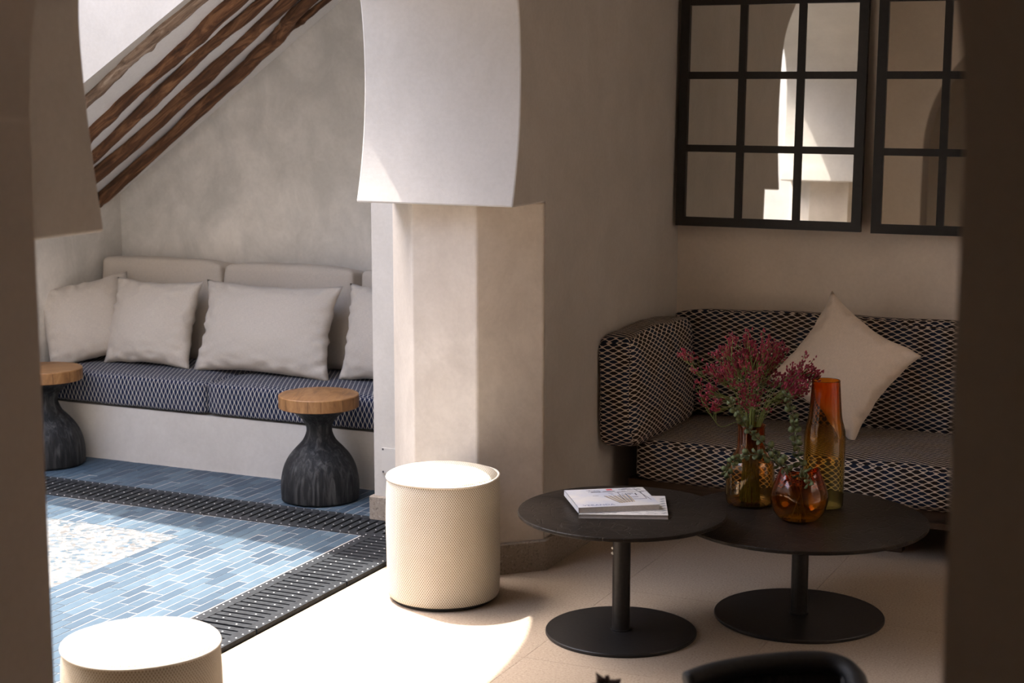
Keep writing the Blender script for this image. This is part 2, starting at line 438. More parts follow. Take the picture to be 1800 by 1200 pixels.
# unseen upper walls, added to bounce warm sunlight into the courtyard
struct(obj('wall_upper_added', bbox(XC, XA, -2.2, 6.6, 3.3, 6.2), M['plaster_white']))
struct(obj('wall_upper_near_added', bbox(-6.7, XC, -2.35, -2.15, 3.3, 6.2), M['plaster_white']))
# faceted piers that carry the arch
far_pts = [(XC, 5.078), (-2.645, 4.91), (-2.407, 4.91), (XA, 5.075), (XA, 5.09), (XC, 5.09)]
o = struct(obj('wall_pier', prism(far_pts, 0, 1.25), M['plaster']))
bv = o.modifiers.new('soft', 'BEVEL'); bv.width = .006; bv.segments = 2; bv.limit_method = 'ANGLE'; bv.angle_limit = R(30)
near_pts = [(XC, 2.576), (-2.645, 2.744), (-2.407, 2.744), (XA, 2.579), (XA, 1.70), (XC, 1.70)]
struct(obj('wall_pier_near', prism(near_pts, 0, 1.338), M['plaster']))
struct(obj('wall_back', bbox(-2.26, .9, 6.417, 6.55, 0, 3.3), M['plaster_alcove']))
ra = [(4.85 + .8 * math.cos(a), 1.65 + .75 * math.sin(a)) for a in [math.pi * k / 32 for k in range(33)]]  # out-of-view arch opening, added to let fill light into the alcove
struct(obj('wall_right', extrude_x([(5.65, 0)] + ra + [(4.05, 0), (1.7, 0), (1.7, 3.3), (6.5, 3.3), (6.5, 0)], .8, 1.05), M['plaster_alcove']))
struct(obj('wall_added_patio', bbox(1.75, 1.9, 3.0, 7.0, -.05, 3.6), M['plaster']))  # unseen wall added to reflect warm light through the side arch
struct(obj('floor_added_patio', bbox(1.0, 1.9, 3.0, 7.0, -.08, -.01), M['floor']))  # unseen ground added along with the reflecting wall
struct(obj('ceiling', bbox(XA, .9, 1.7, 6.5, 2.85, 3.0), M['plaster_white']))
# corner pier beside the bench, with its stone base
struct(obj('wall_bench_end', bbox(-3.063, XC - .002, 5.37, 6.5, 0, 3.1, .004), M['plaster_white']))
# stone skirting
def skirt(name, pts, h=.105):
    struct(obj(name, bevel(prism(pts, 0, h), .004, 1), M['stone']))
e_ = .016
skirt('baseboard_pier', [(XC - e_, 5.072), (-2.652, 4.91 - e_), (-2.400, 4.91 - e_), (XA + e_, 5.068), (XA + e_, 6.40), (XC + .1, 6.40), (XC - e_, 5.36)])
skirt('baseboard_bench_end', [(-3.079, 5.354), (XC - e_ - .001, 5.354), (XC - e_ - .001, 5.7), (-3.079, 5.7)])
skirt('baseboard_pier_near', [(XC - e_, 2.58), (-2.652, 2.76), (-2.400, 2.76), (XA + e_, 2.585), (XA + e_, 2.06), (XC - e_, 2.06)])
skirt('baseboard_back', [(-2.22, 6.40), (.8, 6.40), (.8, 6.43), (-2.22, 6.43)])

# arched opening in the gallery wall, near the lens
gx0, gx1, gzc = -1.77, -.297, 1.58
gc = (gx0 + gx1) / 2; gr = (gx1 - gx0) / 2
arc = [(gc + gr * math.cos(a), gzc + gr * 1.06 * math.sin(a)) for a in [math.pi * k / 48 for k in range(49)]]
out = [(gx1, 0)] + arc + [(gx0, 0), (-2.3, 0), (-2.3, 3.3), (.95, 3.3), (.95, 0)]
struct(obj('wall_gallery', extrude_y(out, 1.70, 2.05), M['plaster_shade']))
ga = [(-.95 + .30 * math.cos(a), 1.25 + .3 * math.sin(a)) for a in [math.pi * k / 32 for k in range(33)]]  # small opening added beside the camera to bring fill light into the gallery
struct(obj('wall_gallery_left', extrude_x([(-.65, 0)] + ga + [(-1.25, 0), (-2.0, 0), (-2.0, 3.3), (1.72, 3.3), (1.72, 0)], XC, XC + .3), M['plaster_white']))
struct(obj('wall_gallery_right', bbox(2.0, 2.15, -2.0, 1.72, 0, 3.0), M['plaster_alcove']))
struct(obj('wall_gallery_end', bbox(.9, 2.1, 1.70, 2.05, 0, 3.3), M['plaster_alcove']))
struct(obj('wall_gallery_back', bbox(-2.95, 2.15, -2.15, -2.0, 0, 3.0), M['plaster_alcove']))
struct(obj('ceiling_gallery', bbox(-2.95, 2.15, -2.1, 1.75, 2.85, 3.0), M['plaster_alcove']))

# floor of the lounge: bed and stone slabs
fl = struct(obj('floor', bbox(-2.74, 2.1, -2.1, 6.45, -.08, -.006), M['grout']))
xs = [-2.74, -2.53, -1.93, -1.33, -.73, -.13, .47, .80]; ys = [2.06 + .727 * k for k in range(7)]
for i in range(len(xs) - 1):
    for j in range(len(ys) - 1):
        g = .0005
        obj('floor_slab', bbox(xs[i] + g, xs[i + 1] - g, ys[j] + g, ys[j + 1] - g, -.03, 0, .0007, 1), M['floor'], fl)
obj('floor_slab', bbox(-2.74, 2.1, -2.1, 2.058, -.03, 0), M['floor'], fl)

# courtyard floor: bed, blue tiles, pebble mosaic
cf = struct(obj('floor_courtyard', bbox(-6.6, -2.742, -2.2, 6.5, -.09, -.02), M['pit']))
GX0, GX1, GY0, GY1 = -2.988, -2.744, 5.150, 5.385           # drain channels
tw, tl, gt = .043, .135, .0034
tile_me = {}
def tile_mesh(L):
    key = round(L, 3)
    if key not in tile_me:
        bm = bbox(-(tw - gt) / 2, (tw - gt) / 2, 0, L, 0, .0055, .0012, 1)
        me = bpy.data.meshes.new('tile'); bmesh.ops.recalc_face_normals(bm, faces=bm.faces[:]); bm.to_mesh(me); bm.free(); me.materials.append(M['tile']); tile_me[key] = me
    return tile_me[key]
cells = []
def field(x0, x1, y0, y1):
    obj('grout_bed', bbox(x0 - .004, x1 + .003, y0 - .003, y1 + .003, -.02, .0122), M['tilegrout'], cf)
    n = round((x1 - x0) / tw)
    for k in range(n):
        x = x1 - (k + .5) * tw
        y = y0 - ((k * .37 + .21 * ((k * 7) % 3)) % 1) * tl
        while y < y1:
            a, b = max(y, y0), min(y + tl, y1) - gt
            if b - a > .003: cells.append((x, a, b - a))
            y += tl
MX1, MY1 = -3.586, 4.858                                       # mosaic corner
field(MX1 + .002, GX0 - .008, 3.35, GY0 - .004)
field(-4.95, MX1, MY1 + .004, GY0 - .004)
field(-5.0, -3.085, GY1 + .006, 5.763)
def seen(x, y):                                                 # inside the photograph's field of view
    a = math.degrees(math.atan2(-x, y)) - YAW
    return a < 15.6 and y > 3.78
vis = [c for c in cells if seen(c[0], c[1] + c[2] / 2)]; rest = [c for c in cells if not seen(c[0], c[1] + c[2] / 2)]
vis.sort(key=lambda c: math.hypot(c[0], c[1])); rest += vis[300:]; vis = vis[:300]
for x, y, L in vis: inst('tile', tile_mesh(L), cf, (x, y, .008 - .001 * random.random()), (random.uniform(-.004, .004), random.uniform(-.006, .006), 0))
bm = bmesh.new()
for x, y, L in rest: box(bm, x - (tw - gt) / 2, x + (tw - gt) / 2, y, y + L, .007, .0135)
o = obj('outer_tiles', bm, M['tile'], cf); o['kind'] = 'stuff'
o = obj('pebble_mosaic', bbox(-6.4, MX1 - .005, -1.9, MY1, -.02, .0135), M['mosaic'], cf); o['kind'] = 'stuff'

# courtyard walls and the stair over the bench
struct(obj('wall_niche_back', bbox(-6.6, -2.82, 6.42, 6.58, 0, 6.0), M['plaster_grey']))
struct(obj('wall_niche_left', bbox(-6.6, -5.02, 5.28, 6.45, 0, 1.13), M['plaster_grey']))
struct(obj('wall_courtyard_left', bbox(-6.75, -6.6, -2.2, 6.5, 0, 4.0), M['plaster_white']))
struct(obj('wall_courtyard_near', bbox(-6.7, -2.7, -2.35, -2.15, 0, 3.3), M['plaster_white']))
def so(x): return 1.64 + .636 * (x + 4.277)
def si(x): return 1.124 + .712 * (x + 5.014)
bm = bmesh.new(); st = []
for x in (-5.25, -4.6, -4.0, -3.4, -2.82):
    st.append([bm.verts.new(p) for p in ((x, 5.28, so(x)), (x, 6.44, si(x)), (x, 6.44, si(x) + .3), (x, 5.28, so(x) + .3))])
for A, B in zip(st, st[1:]):
    for k in range(4): bm.faces.new((A[k], A[(k + 1) % 4], B[(k + 1) % 4], B[k]))
bm.faces.new(st[0]); bm.faces.new(st[-1][::-1])
struct(obj('ceiling_stair', bm, M['whitewash']))
struct(obj('wall_stair', extrude_y([(-6.6, 1.05), (-5.2, 1.05), (-5.2, so(-5.2) - .002), (-2.83, so(-2.83) - .002), (-2.83, 4.25), (-3.84, 3.30), (-3.873, 2.93), (-4.614, 2.143), (-5.0, 1.76), (-6.6, 1.5)], 5.27, 5.40), M['plaster_white']))  # unseen top edge stepped up at the right end to shade the pier
# masonry bench under the stair
struct(obj('wall_bench', bbox(-5.03, -3.06, 5.765, 6.43, 0, .25, .006), M['plaster_white']))

# ================================================================== DRAIN GRATES
def grate(L, label, loc, rotz):
    """length along local y, 0.24 wide in x; rails, cross bars, studs"""
    g = empty('drain_grate', loc, rotz); W = .242; n = round(L / .0361); p = L / n
    obj('channel_bed', bbox(0, W, .002, L - .002, -.004, .0005), M['pit'], g)
    for a in (0, W - .040): obj('rail', bbox(a, a + .040, .002, L - .002, .0005, .0135, .0015, 1), M['iron'], g)
    bmx = bbox(.036, W - .036, 0, .0255, .0005, .0125, .0015, 1)
    bmesh.ops.recalc_face_normals(bmx, faces=bmx.faces[:]); me = bpy.data.meshes.new('bar'); bmx.to_mesh(me); bmx.free(); me.materials.append(M['iron'])
    for k in range(n): inst('bar', me, g, (0, .005 + k * p, 0))
    bm = bmesh.new()
    for k in range(n):
        y = .005 + k * p + .0125
        for x, q in ((.012, 0), (W - .012, 0), (.085, 1), (.157, 1)):
            z = .0125 if q else .0135
            lathe_pts = [bm.verts.new((x + .0030 * math.cos(a * 1.047), y + .0030 * math.sin(a * 1.047), z)) for a in range(6)]
            tp = bm.verts.new((x, y, z + .0014))
            for a in range(6): bm.faces.new((lathe_pts[a], lathe_pts[(a + 1) % 6], tp))
    o = obj('stud', bm, M['stud'], g); o['kind'] = 'stuff'
    tag(g, label, 'grate', 'drain grates around the tiled courtyard'); return g
seq = [(3.02, .53, 'black slotted drain grate by the cream pouf at the bottom left corner'),
       (3.554, .53, 'sunlit slotted drain grate in the middle of the run beside the white floor'),
       (4.088, .53, 'sunlit slotted drain grate just left of the tall cream pouf'),
       (4.622, .525, 'half shaded slotted drain grate at the corner where the channels meet')]
for y, L, lb in seq: grate(L, lb, (GX0 + .001, y, .002), 0)
lb2 = ['shaded black drain grate below the right charred stool, next to the pier', 'shaded black drain grate second from the pier, in front of the bench', 'shaded black drain grate third from the pier, between the two charred stools',
       'shaded black drain grate fourth from the pier, near the left charred stool', 'shaded black drain grate at the left end by the foreground jamb']
for k in range(5):
    x1 = -2.747 - k * .472
    grate(.470, lb2[k], (x1, GY0 - .0035, .002), R(90))

# ================================================================== LOGS UNDER THE STAIR
def log(pts, r, mat, label, seed, fork=None):
    g = empty('timber_log', pts[0])
    o0 = Vector(pts[0])
    def limb(pp, r, sd, taper=1.):
        P = spline(pp, 22); n = len(P); knots = [random.random() for _ in range(5)]
        bm = bmesh.new(); seg = 18; rings = []
        for i, p in enumerate(P):
            t = i / (n - 1); d = (P[min(i + 1, n - 1)] - P[max(i - 1, 0)]).normalized()
            a = d.cross(Vector((0, 1, 0))).normalized(); b = a.cross(d)
            wob = noise.noise_vector(Vector((t * 5, sd, 0))) * .013
            ring = []
            for k in range(seg):
                th = 2 * math.pi * k / seg
                rr = r * (1 + .30 * noise.noise(Vector((t * 7, sd * 3.3, 0))) + .22 * noise.noise(Vector((math.cos(th) * 1.3, math.sin(th) * 1.3, t * 16 + sd))) + .12 * noise.noise(Vector((math.cos(th) * 3, math.sin(th) * 3, t * 40 + sd))))
                for q, kt in enumerate(knots):
                    ang = q * 1.7 + sd; dd = ((t - kt) * 28) ** 2 + (2 * math.sin((th - ang) / 2)) ** 2 * 2.2
                    rr += r * .45 * math.exp(-dd * 2.2)
                rr *= 1 + (taper - 1) * t
                ring.append(bm.verts.new(p + wob + (a * math.cos(th) + b * math.sin(th)) * rr - o0))
            rings.append(ring)
        for A, B in zip(rings, rings[1:]):
            for k in range(seg): bm.faces.new((A[k], A[(k + 1) % seg], B[(k + 1) % seg], B[k]))
        bm.faces.new(rings[0]); bm.faces.new(rings[-1][::-1])
        return bm
    obj('trunk', limb(pts, r, seed), M[mat], g, smooth=True)
    if fork: obj('branch', limb(fork, r * .62, seed + 5, .8), M[mat], g, smooth=True)
    tag(g, label, 'log', 'rough logs under the stair')
log([(-4.95, 5.40, 1.195), (-4.362, 5.389, 1.578), (-4.088, 5.352, 1.754), (-3.81, 5.335, 1.930), (-3.1, 5.33, 2.364)], .027, 'log_grey', 'greyish weathered log, topmost of the five under the stair', 1)
log([(-5.0, 5.70, 1.145), (-4.583, 5.683, 1.428), (-4.218, 5.639, 1.67), (-3.801, 5.575, 1.940), (-3.1, 5.56, 2.394)], .032, 'log_brown', 'rough brown log with knots, second from the top under the stair', 2)
log([(-5.0, 5.90, 1.135), (-4.729, 5.877, 1.322), (-4.152, 5.79, 1.712), (-3.795, 5.772, 1.948), (-3.1, 5.76, 2.419)], .0235, 'log_brown', 'thinnest brown log, in the middle of the five under the stair', 3)
log([(-5.0, 6.04, 1.13), (-4.853, 6.035, 1.231), (-4.286, 6.03, 1.624), (-3.779, 5.953, 1.962), (-3.1, 5.94, 2.444)], .0295, 'log_brown', 'thick brown log with a dark knot, fourth from the top', 4)
log([(-5.01, 6.24, 1.11), (-4.979, 6.258, 1.129), (-4.348, 6.221, 1.571), (-3.966, 6.172, 1.838), (-3.78, 6.10, 1.965), (-3.1, 6.1, 2.464)], .0275, 'log_brown', 'lowest brown log, forking towards its upper end, against the back wall', 5,
    fork=[(-4.02, 6.18, 1.80), (-3.93, 6.19, 1.862), (-3.758, 6.232, 1.984), (-3.1, 6.27, 2.454)])

# ================================================================== BENCH CUSHIONS AND PILLOWS
def seat_pad(x0, x1, label, seed):
    w_ = x1 - x0
    o = obj('seat_cushion', cushion(w_ - .004, .655, .138, .016, .008, seed, 16, .003), M['bench'], None, ((x0 + x1) / 2, 6.082, .2560), smooth=True, boxuv=True)
    tag(o, label, 'cushion', 'patterned seat pads on the masonry bench')
seat_pad(-5.012, -4.09, 'blue hexagon-patterned seat pad at the corner end of the bench', 1)
seat_pad(-4.09, -3.068, 'blue hexagon-patterned seat pad behind the right charred stool', 2)
def put(name, bm, mat, loc, lean, rz, label, cat='cushion', group=None, roll=0):
    o = obj(name, bm, mat, None, loc, (R(lean), R(roll), R(rz)), smooth=True)
    tag(o, label, cat, group); return o
ZS = .408
def back_cushion(x, label, seed, w_=.66):
    bm = cushion(w_, .17, .425, .020, .018, seed, 30, .006); bm.normal_update(); box_uv(bm)
    put('back_cushion', bm, M['linen'], (x, 6.275, ZS - .004), -6, 0, label, 'cushion', 'boxed back cushions on the bench')
back_cushion(-4.665, 'large boxed linen back cushion in the corner of the bench', 1)
back_cushion(-3.985, 'large boxed linen back cushion behind the rectangular pillow', 2)
back_cushion(-3.30, 'boxed linen back cushion half hidden by the white pier', 3, .62)
put('throw_pillow', pillow(.43, .39, .17, 3), M['linen'], (-4.80, 5.95, ZS - .0), -26, 46, 'square linen pillow leaning on the side wall at the left end of the bench', 'pillow', 'linen pillows on the bench', -9)
put('throw_pillow', pillow(.455, .40, .17, 4), M['linen'], (-4.555, 5.96, ZS - .012), -19, 2, 'square linen pillow propped in front of the corner back cushion', 'pillow', 'linen pillows on the bench', 0)
put('throw_pillow', pillow(.69, .41, .18, 5), M['linen'], (-3.965, 5.97, ZS - .012), -18, 0, 'wide rectangular linen pillow in the middle of the bench', 'pillow', 'linen pillows on the bench', 0)
put('throw_pillow', pillow(.46, .42, .17, 6), M['linen'], (-3.375, 6.02, ZS - .012), -16, 0, 'linen pillow cut off by the white pier at the right end of the bench', 'pillow', 'linen pillows on the bench', 0)

# ================================================================== CHARRED STOOLS
def stool(x, y, label, rz):
    g = empty('stump_stool', (x, y, .0135), rz)
    prof = [(0, 0), (.150, 0), (.166, .006), (.168, .05), (.164, .09), (.152, .135), (.130, .175), (.100, .208), (.072, .236), (.058, .262), (.054, .282), (.060, .305), (.078, .328), (.108, .350), (.135, .366), (.138, .370), (0, .370)]
    prof = [(a * .925, b) for a, b in prof]
    P = [(v.x, v.y) for v in spline([(a, b, 0) for a, b in prof[2:-2]], 4)]
    bm = lathe(prof[:2] + P + [prof[-1]], 56)
    for v in bm.verts:
        th = math.atan2(v.co.y, v.co.x); k = 1 + .02 * noise.noise(Vector((math.cos(th) * 4, math.sin(th) * 4, v.co.z * 2 + x)))
        v.co.x *= k; v.co.y *= k
    obj('base', bm, M['char'], g, smooth=True)
    # top glued up from strips of wood
    top = obj('top', lathe([(0, .3695), (.155, .3695), (.158, .372), (.158, .417), (.155, .420), (0, .420)], 64), M['endgrain'], g)
    for k in range(14):
        a0, a1 = 2 * math.pi * k / 14 + random.uniform(-.12, .12), 0
        bm = bmesh.new(); c_, s_ = math.cos(a0), math.sin(a0)
        box(bm, .1572, .1583, -.0006, .0006, .374, .415)
        bmesh.ops.rotate(bm, verts=bm.verts[:], cent=(0, 0, 0), matrix=Matrix.Rotation(a0, 3, 'Z'))
        obj('glue_line', bm, M['darkwood'], top)
    tag(g, label, 'stool', 'charred stump stools with wooden tops')
stool(-3.415, 5.555, 'charred black hourglass stool with wooden top, beside the white pier', .4)
stool(-4.80, 5.585, 'charred black hourglass stool with wooden top, half hidden at the far left', 2.1)

# ================================================================== POUFS
def pouf(x, y, r, h, z, label, rz=0):
    g = empty('pouf', (x, y, z), rz)
    obj('foot', lathe([(0, 0), (r - .018, 0), (r - .014, .006), (r - .014, .02), (0, .02)], 48), M['black'], g)
    side = [(r - .03, .014), (r - .010, .012), (r - .002, .022), (r, .05), (r + .001, .12), (r + .0015, .2), (r + .001, .3), (r, h - .05), (r - .002, h - .024), (r - .005, h - .012)]
    P = [(v.x, v.y) for v in spline([(a, b, 0) for a, b in side], 4)]
    bm = lathe(P, 96, r)
    for v in bm.verts:
        th = math.atan2(v.co.y, v.co.x); k = 1 + .012 * noise.noise(Vector((math.cos(th) * 2.2, math.sin(th) * 2.2, v.co.z * 7 + x)))
        v.co.x *= k; v.co.y *= k
    b = obj('body', bm, M['weave'], g, smooth=True)
    bm = bmesh.new(); uv = bm.loops.layers.uv.verify()
    bm = lathe([(r - .006, h - .013), (r - .012, h - .004), (r - .04, h + .004), (r * .6, h + .010), (r * .3, h + .013), (.0, h + .014)], 72)
    for f in bm.faces:
        for l in f.loops: l[bm.loops.layers.uv.active].uv = (l.vert.co.x, l.vert.co.y)
    obj('top', bm, M['weave'], g, smooth=True)
    ring = [(( r - .003) * math.cos(a), (r - .003) * math.sin(a), h - .011 + .0016 * math.sin(3 * a)) for a in [2 * math.pi * k / 96 for k in range(97)]]
    obj('piping', tube(ring, .0042, 8, cap=False), M['piping'], g, smooth=True)
    tag(g, label, 'pouf', 'cream woven poufs')
pouf(-2.408, 4.662, .182, .412, 0, 'cream woven drum pouf standing in front of the plaster pier')
pouf(-2.32, 2.985, .180, .39, 0, 'cream woven drum pouf with sunlit top at the bottom left corner', 1.)

# ================================================================== COFFEE TABLES
def table(x, y, h, r, rb, rs, label, fleck=False):
    g = empty('coffee_table', (x, y, 0))
    obj('base_plate', lathe([(0, 0), (rb - .003, 0), (rb, .003), (rb, .009), (rb - .002, .0115), (0, .0115)], 96), M['blackmetal'], g)
    st = obj('stem', lathe([(0, .011), (rs, .011), (rs, h - .008), (0, h - .008)], 40), M['blackmetal'], g, smooth=False)
    obj('collar', lathe([(rs + .0005, .0112), (rs + .004, .0112), (rs + .004, .016), (rs + .0005, .0165)], 40), M['blackmetal'], st)
    bm = lathe([(0, h - .012), (r - .004, h - .012), (r, h - .009), (r, h - .002), (r - .002, h), (0, h)], 128)
    obj('tabletop', bm, M['tabletop'], g)
    if fleck:
        bm = bmesh.new()
        for a, z, s in ((3.6, .265, .005), (3.75, .25, .006), (3.35, .262, .004)):
            bmesh.ops.create_icosphere(bm, subdivisions=1, radius=s, matrix=Matrix.Translation((rs * math.cos(a), rs * math.sin(a), z)))
        o = obj('paint_fleck', bm, M['fleck'], st)
    tag(g, label, 'table', 'round pedestal coffee tables')
table(-1.755, 4.562, .380, .312, .228, .027, 'round black pedestal table carrying two magazines', True)
table(-1.309, 4.940, .318, .385, .262, .026, 'lower and wider round black pedestal table carrying the amber vases')

# ================================================================== MAGAZINES
def magazine(name, loc, rz, w_, d_, t_, mat, label):
    g = empty(name, loc, rz)
    obj('pages', bbox(.002, w_ - .002, .002, d_ - .001, .0012, t_ - .0012), M['paper'], g)
    c = obj('cover', bbox(0, w_, 0, d_, t_ - .0012, t_), M[mat], g)
    obj('back_cover', bbox(0, w_, 0, d_, 0, .0012), M[mat], g)
    obj('spine', bbox(0, .0012, 0, d_, 0, t_), M[mat], g)
    tag(g, label, 'magazine', 'magazines on the coffee table'); return g, c
def strokes(parent, z, segs, mat, name):
    bm = bmesh.new()
    for (x0, y0, x1, y1, wd) in segs:
        a = Vector((x0, y0, 0)); b = Vector((x1, y1, 0)); d = (b - a).normalized(); n_ = Vector((-d.y, d.x, 0)) * wd / 2
        vs_ = [bm.verts.new(p + Vector((0, 0, zz))) for zz in (z, z + .0003) for p in (a - n_, b - n_, b + n_, a + n_)]
        for q in ((0, 1, 2, 3), (4, 5, 6, 7), (0, 1, 5, 4), (1, 2, 6, 5), (2, 3, 7, 6), (3, 0, 4, 7)): bm.faces.new([vs_[i] for i in q])
    return obj(name, bm, M[mat], parent)
ang1 = math.atan2(4.571 - 4.432, -1.637 + 1.840)
ang2 = math.atan2(4.521 - 4.423, -1.591 + 1.833)
g2, c2 = magazine('magazine', (-1.838, 4.424, .3802), ang2, .262, .232, .012, 'cover2', 'white magazine lying underneath another on the left coffee table')
g1, c1 = magazine('magazine', (-1.842, 4.432, .3924), ang1, .247, .216, .017, 'cover1', 'white illustrated magazine with blue title lying on top of another')
rnd = random.Random(3); z1 = .0170
seg = []
for k in range(6): seg.append((.135 - .004 * k + k * .012, .035 + .002 * k, .105 + k * .014, .125, .0024))
strokes(c1, z1, seg, 'ink', 'drawing_lines')
strokes(c1, z1, [(x0 + .005, y0, x1 + .005, y1, .0036) for x0, y0, x1, y1, w_ in seg], 'ink_tan', 'drawing_hatching')
seg = [(.155, .075, .225, .075, .0018), (.155, .075, .155, .165, .0018), (.155, .165, .225, .165, .002), (.225, .075, .225, .165, .0018), (.175, .10, .205, .10, .003), (.175, .10, .175, .145, .003), (.205, .12, .205, .145, .004),
       (.18, .145, .2, .145, .0025), (.235, .06, .215, .20, .0018), (.19, .185, .235, .19, .003), (.165, .195, .205, .20, .0025)]
for k in range(26):
    x, y = rnd.uniform(.06, .23), rnd.uniform(.13, .205); seg.append((x, y, x + rnd.uniform(.004, .02), y + rnd.uniform(-.003, .004), rnd.uniform(.0008, .0022)))
strokes(c1, z1 + .0001, seg, 'ink', 'plan_drawing')
strokes(c1, z1, [(.075, .175, .105, .178, .008), (.112, .176, .150, .178, .006)], 'ink', 'heading')
strokes(c1, z1 + .0002, [(.128, .198, .146, .200, .014)], 'ink_red', 'red_mark')
cu = bpy.data.curves.new('title', 'FONT'); cu.body = 'VERANDA'; cu.size = .021; cu.extrude = .0001; cu.space_character = 1.0
to = bpy.data.objects.new('title_tmp', cu); COL.objects.link(to)
me = bpy.data.meshes.new_from_object(to.evaluated_get(bpy.context.evaluated_depsgraph_get())); bpy.data.objects.remove(to)
me.materials.clear(); me.materials.append(M['ink_blue']); t_o = inst('title', me, c1, (.018, .014, z1 + .0003))
seg = []
for k in range(34):
    x, y = rnd.uniform(.02, .24), rnd.uniform(.008, .05); seg.append((x, y, x + rnd.uniform(.004, .03), y + rnd.uniform(-.008, .008), .0012))
strokes(c2, .0120, seg, 'ink_grey', 'sketch_lines')
strokes(c2, .0121, [(.246, .02 + .028 * k, .258, .03 + .028 * k, .010) for k in range(7)], 'ink_grey', 'grey_pattern')

# ================================================================== VASES
def vase(name, loc, prof, wall, mat, label, lip=None, dent=0.):
    outer = [(v.x, v.y) for v in spline([(a, b, 0) for a, b in prof], 6)]
    inner = [(max(r - wall, .0), z + (wall if i < 3 else 0)) for i, (r, z) in enumerate(outer)][::-1]
    inner = [(r, max(z, .006)) for r, z in inner if r > .012]
    full = [(0, 0)] + outer + [(outer[-1][0] - wall / 2, outer[-1][1] + .0012)] + inner + [(0, .007)]
    bm = lathe(full, 72)
    for v in bm.verts:
        th = math.atan2(v.co.y, v.co.x); z = v.co.z
        if lip: v.co.z += lip(th) * max(0, (z / outer[-1][1] - .75) / .25) ** 1.5
        k = 1 + .015 * noise.noise(Vector((math.cos(th) * 1.5, math.sin(th) * 1.5, z * 8)))
        if dent: k -= dent * math.exp(-((th + 2.0) ** 2) * 5 - ((z - .062) / .028) ** 2)
        v.co.x *= k; v.co.y *= k
    o = obj(name, bm, M[mat], None, loc, smooth=True)
    return tag(o, label, 'vase', 'amber glass vases')
ZT = .3182
v1 = Vector((-1.503, 5.035, ZT)); v2 = Vector((-1.283, 5.097, ZT)); v3 = Vector((-1.309, 4.909, ZT))
vase('glass_vase', v1, [(.05, .001), (.070, .004), (.0765, .02), (.077, .06), (.0765, .115), (.072, .138), (.060, .156), (.049, .170), (.0445, .188), (.043, .22), (.043, .245), (.046, .256)], .003, 'glass1', 'amber bottle vase with orange neck holding crimson flowers')
vase('glass_vase', v2, [(.045, .001), (.060, .004), (.064, .02), (.0645, .10), (.065, .19), (.0645, .232), (.060, .258), (.053, .285), (.0485, .33), (.0455, .375), (.044, .400), (.0445, .405)], .003, 'glass2', 'tall empty amber bottle vase, the highest of the three')
vase('glass_vase', v3, [(.035, .001), (.058, .006), (.076, .025), (.086, .052), (.088, .075), (.083, .102), (.072, .128), (.062, .146), (.058, .154)], .0035, 'glass3', 'squat round amber vase with wavy red lip holding eucalyptus',
     lip=lambda th: .013 * math.sin(2 * th + .9) - .004, dent=.10)

# crimson sprays
FR = random.Random(11)
def spray(p0, path, label, dens=6):
    """thin stem that branches into sprigs with small florets"""
    P = spline(path, 8); base = Vector(p0)
    bm = tube([p - base for p in P], [.0016 * (1 - .5 * i / len(P)) for i in range(len(P))], 5)
    fb = bmesh.new(); tip = P[-1]; main = (P[-1] - P[-4]).normalized()
    for k in range(dens):
        s = P[int(len(P) * FR.uniform(.70, .98))]
        d = (main + Vector((FR.uniform(-1, 1), FR.uniform(-1, 1), FR.uniform(-.35, .75))) * .62).normalized()
        L = FR.uniform(.03, .075); e = s + d * L; m = s + d * L * .5 + Vector((0, 0, -.004))
        tube([s - base, m - base, e - base], .0009, 4, bm)
        for q in range(FR.randint(4, 7)):
            c = s + d * L * FR.uniform(.62, 1.05) + Vector((FR.uniform(-1, 1), FR.uniform(-1, 1), FR.uniform(-.5, 1))) * .010
            wedge_tri(fb, c - base, d + Vector((FR.uniform(-1, 1), FR.uniform(-1, 1), FR.uniform(0, 1))) * .8, FR.uniform(.009, .015), FR.uniform(.0028, .0046))
    o = obj('flower_stem', bm, M['stem'], None, base)
    obj('florets', fb, M['floret'], o)['kind'] = 'stuff'
    return tag(o, label, 'flower', 'crimson flower stems in the bottle vase')
rx = Vector((math.cos(R(YAW)), math.sin(R(YAW)), 0)); ry = Vector((-rx.y, rx.x, 0))
for k in range(50):
    a = FR.uniform(0, 2 * math.pi); q = math.sqrt(FR.random())
    top = v1 + rx * (q * math.cos(a) * .150 + .014) + ry * (q * math.sin(a) * .12) + Vector((0, 0, .505 - .13 * q ** 2 + FR.uniform(-.09, .02)))
    a2 = FR.uniform(0, 6.28); bs = v1 + Vector((math.cos(a2) * .032, math.sin(a2) * .032, .012))
    nk = v1 + rx * (q * math.cos(a) * .030) + ry * (q * math.sin(a) * .030) + Vector((0, 0, .25))
    md = nk.lerp(top, .5) + Vector((0, 0, .03)) - (rx * math.cos(a) + ry * math.sin(a)) * .012
    spray(bs, [bs, nk, md, top], 'thin green stem with crimson florets bunched in the bottle vase', 9)
for dx, dz, lab, up in ((-.205, .455, 'crimson flower stem reaching furthest left from the bouquet', .02), (-.165, .365, 'low crimson flower stem curling left below the bouquet', -.06), (.185, .40, 'dark crimson flower stem leaning right towards the tall vase', .02), (.17, .43, 'crimson flower stem leaning right in front of the linen pillow', .03)):
    bs = v1 + Vector((0, 0, .015)); nk = v1 + rx * (.028 if dx > 0 else -.028) + Vector((0, 0, .25))
    tp = v1 + rx * dx + Vector((0, 0, dz)); spray(bs, [bs, nk, nk.lerp(tp, .55) + Vector((0, 0, up)), tp], lab, 10)

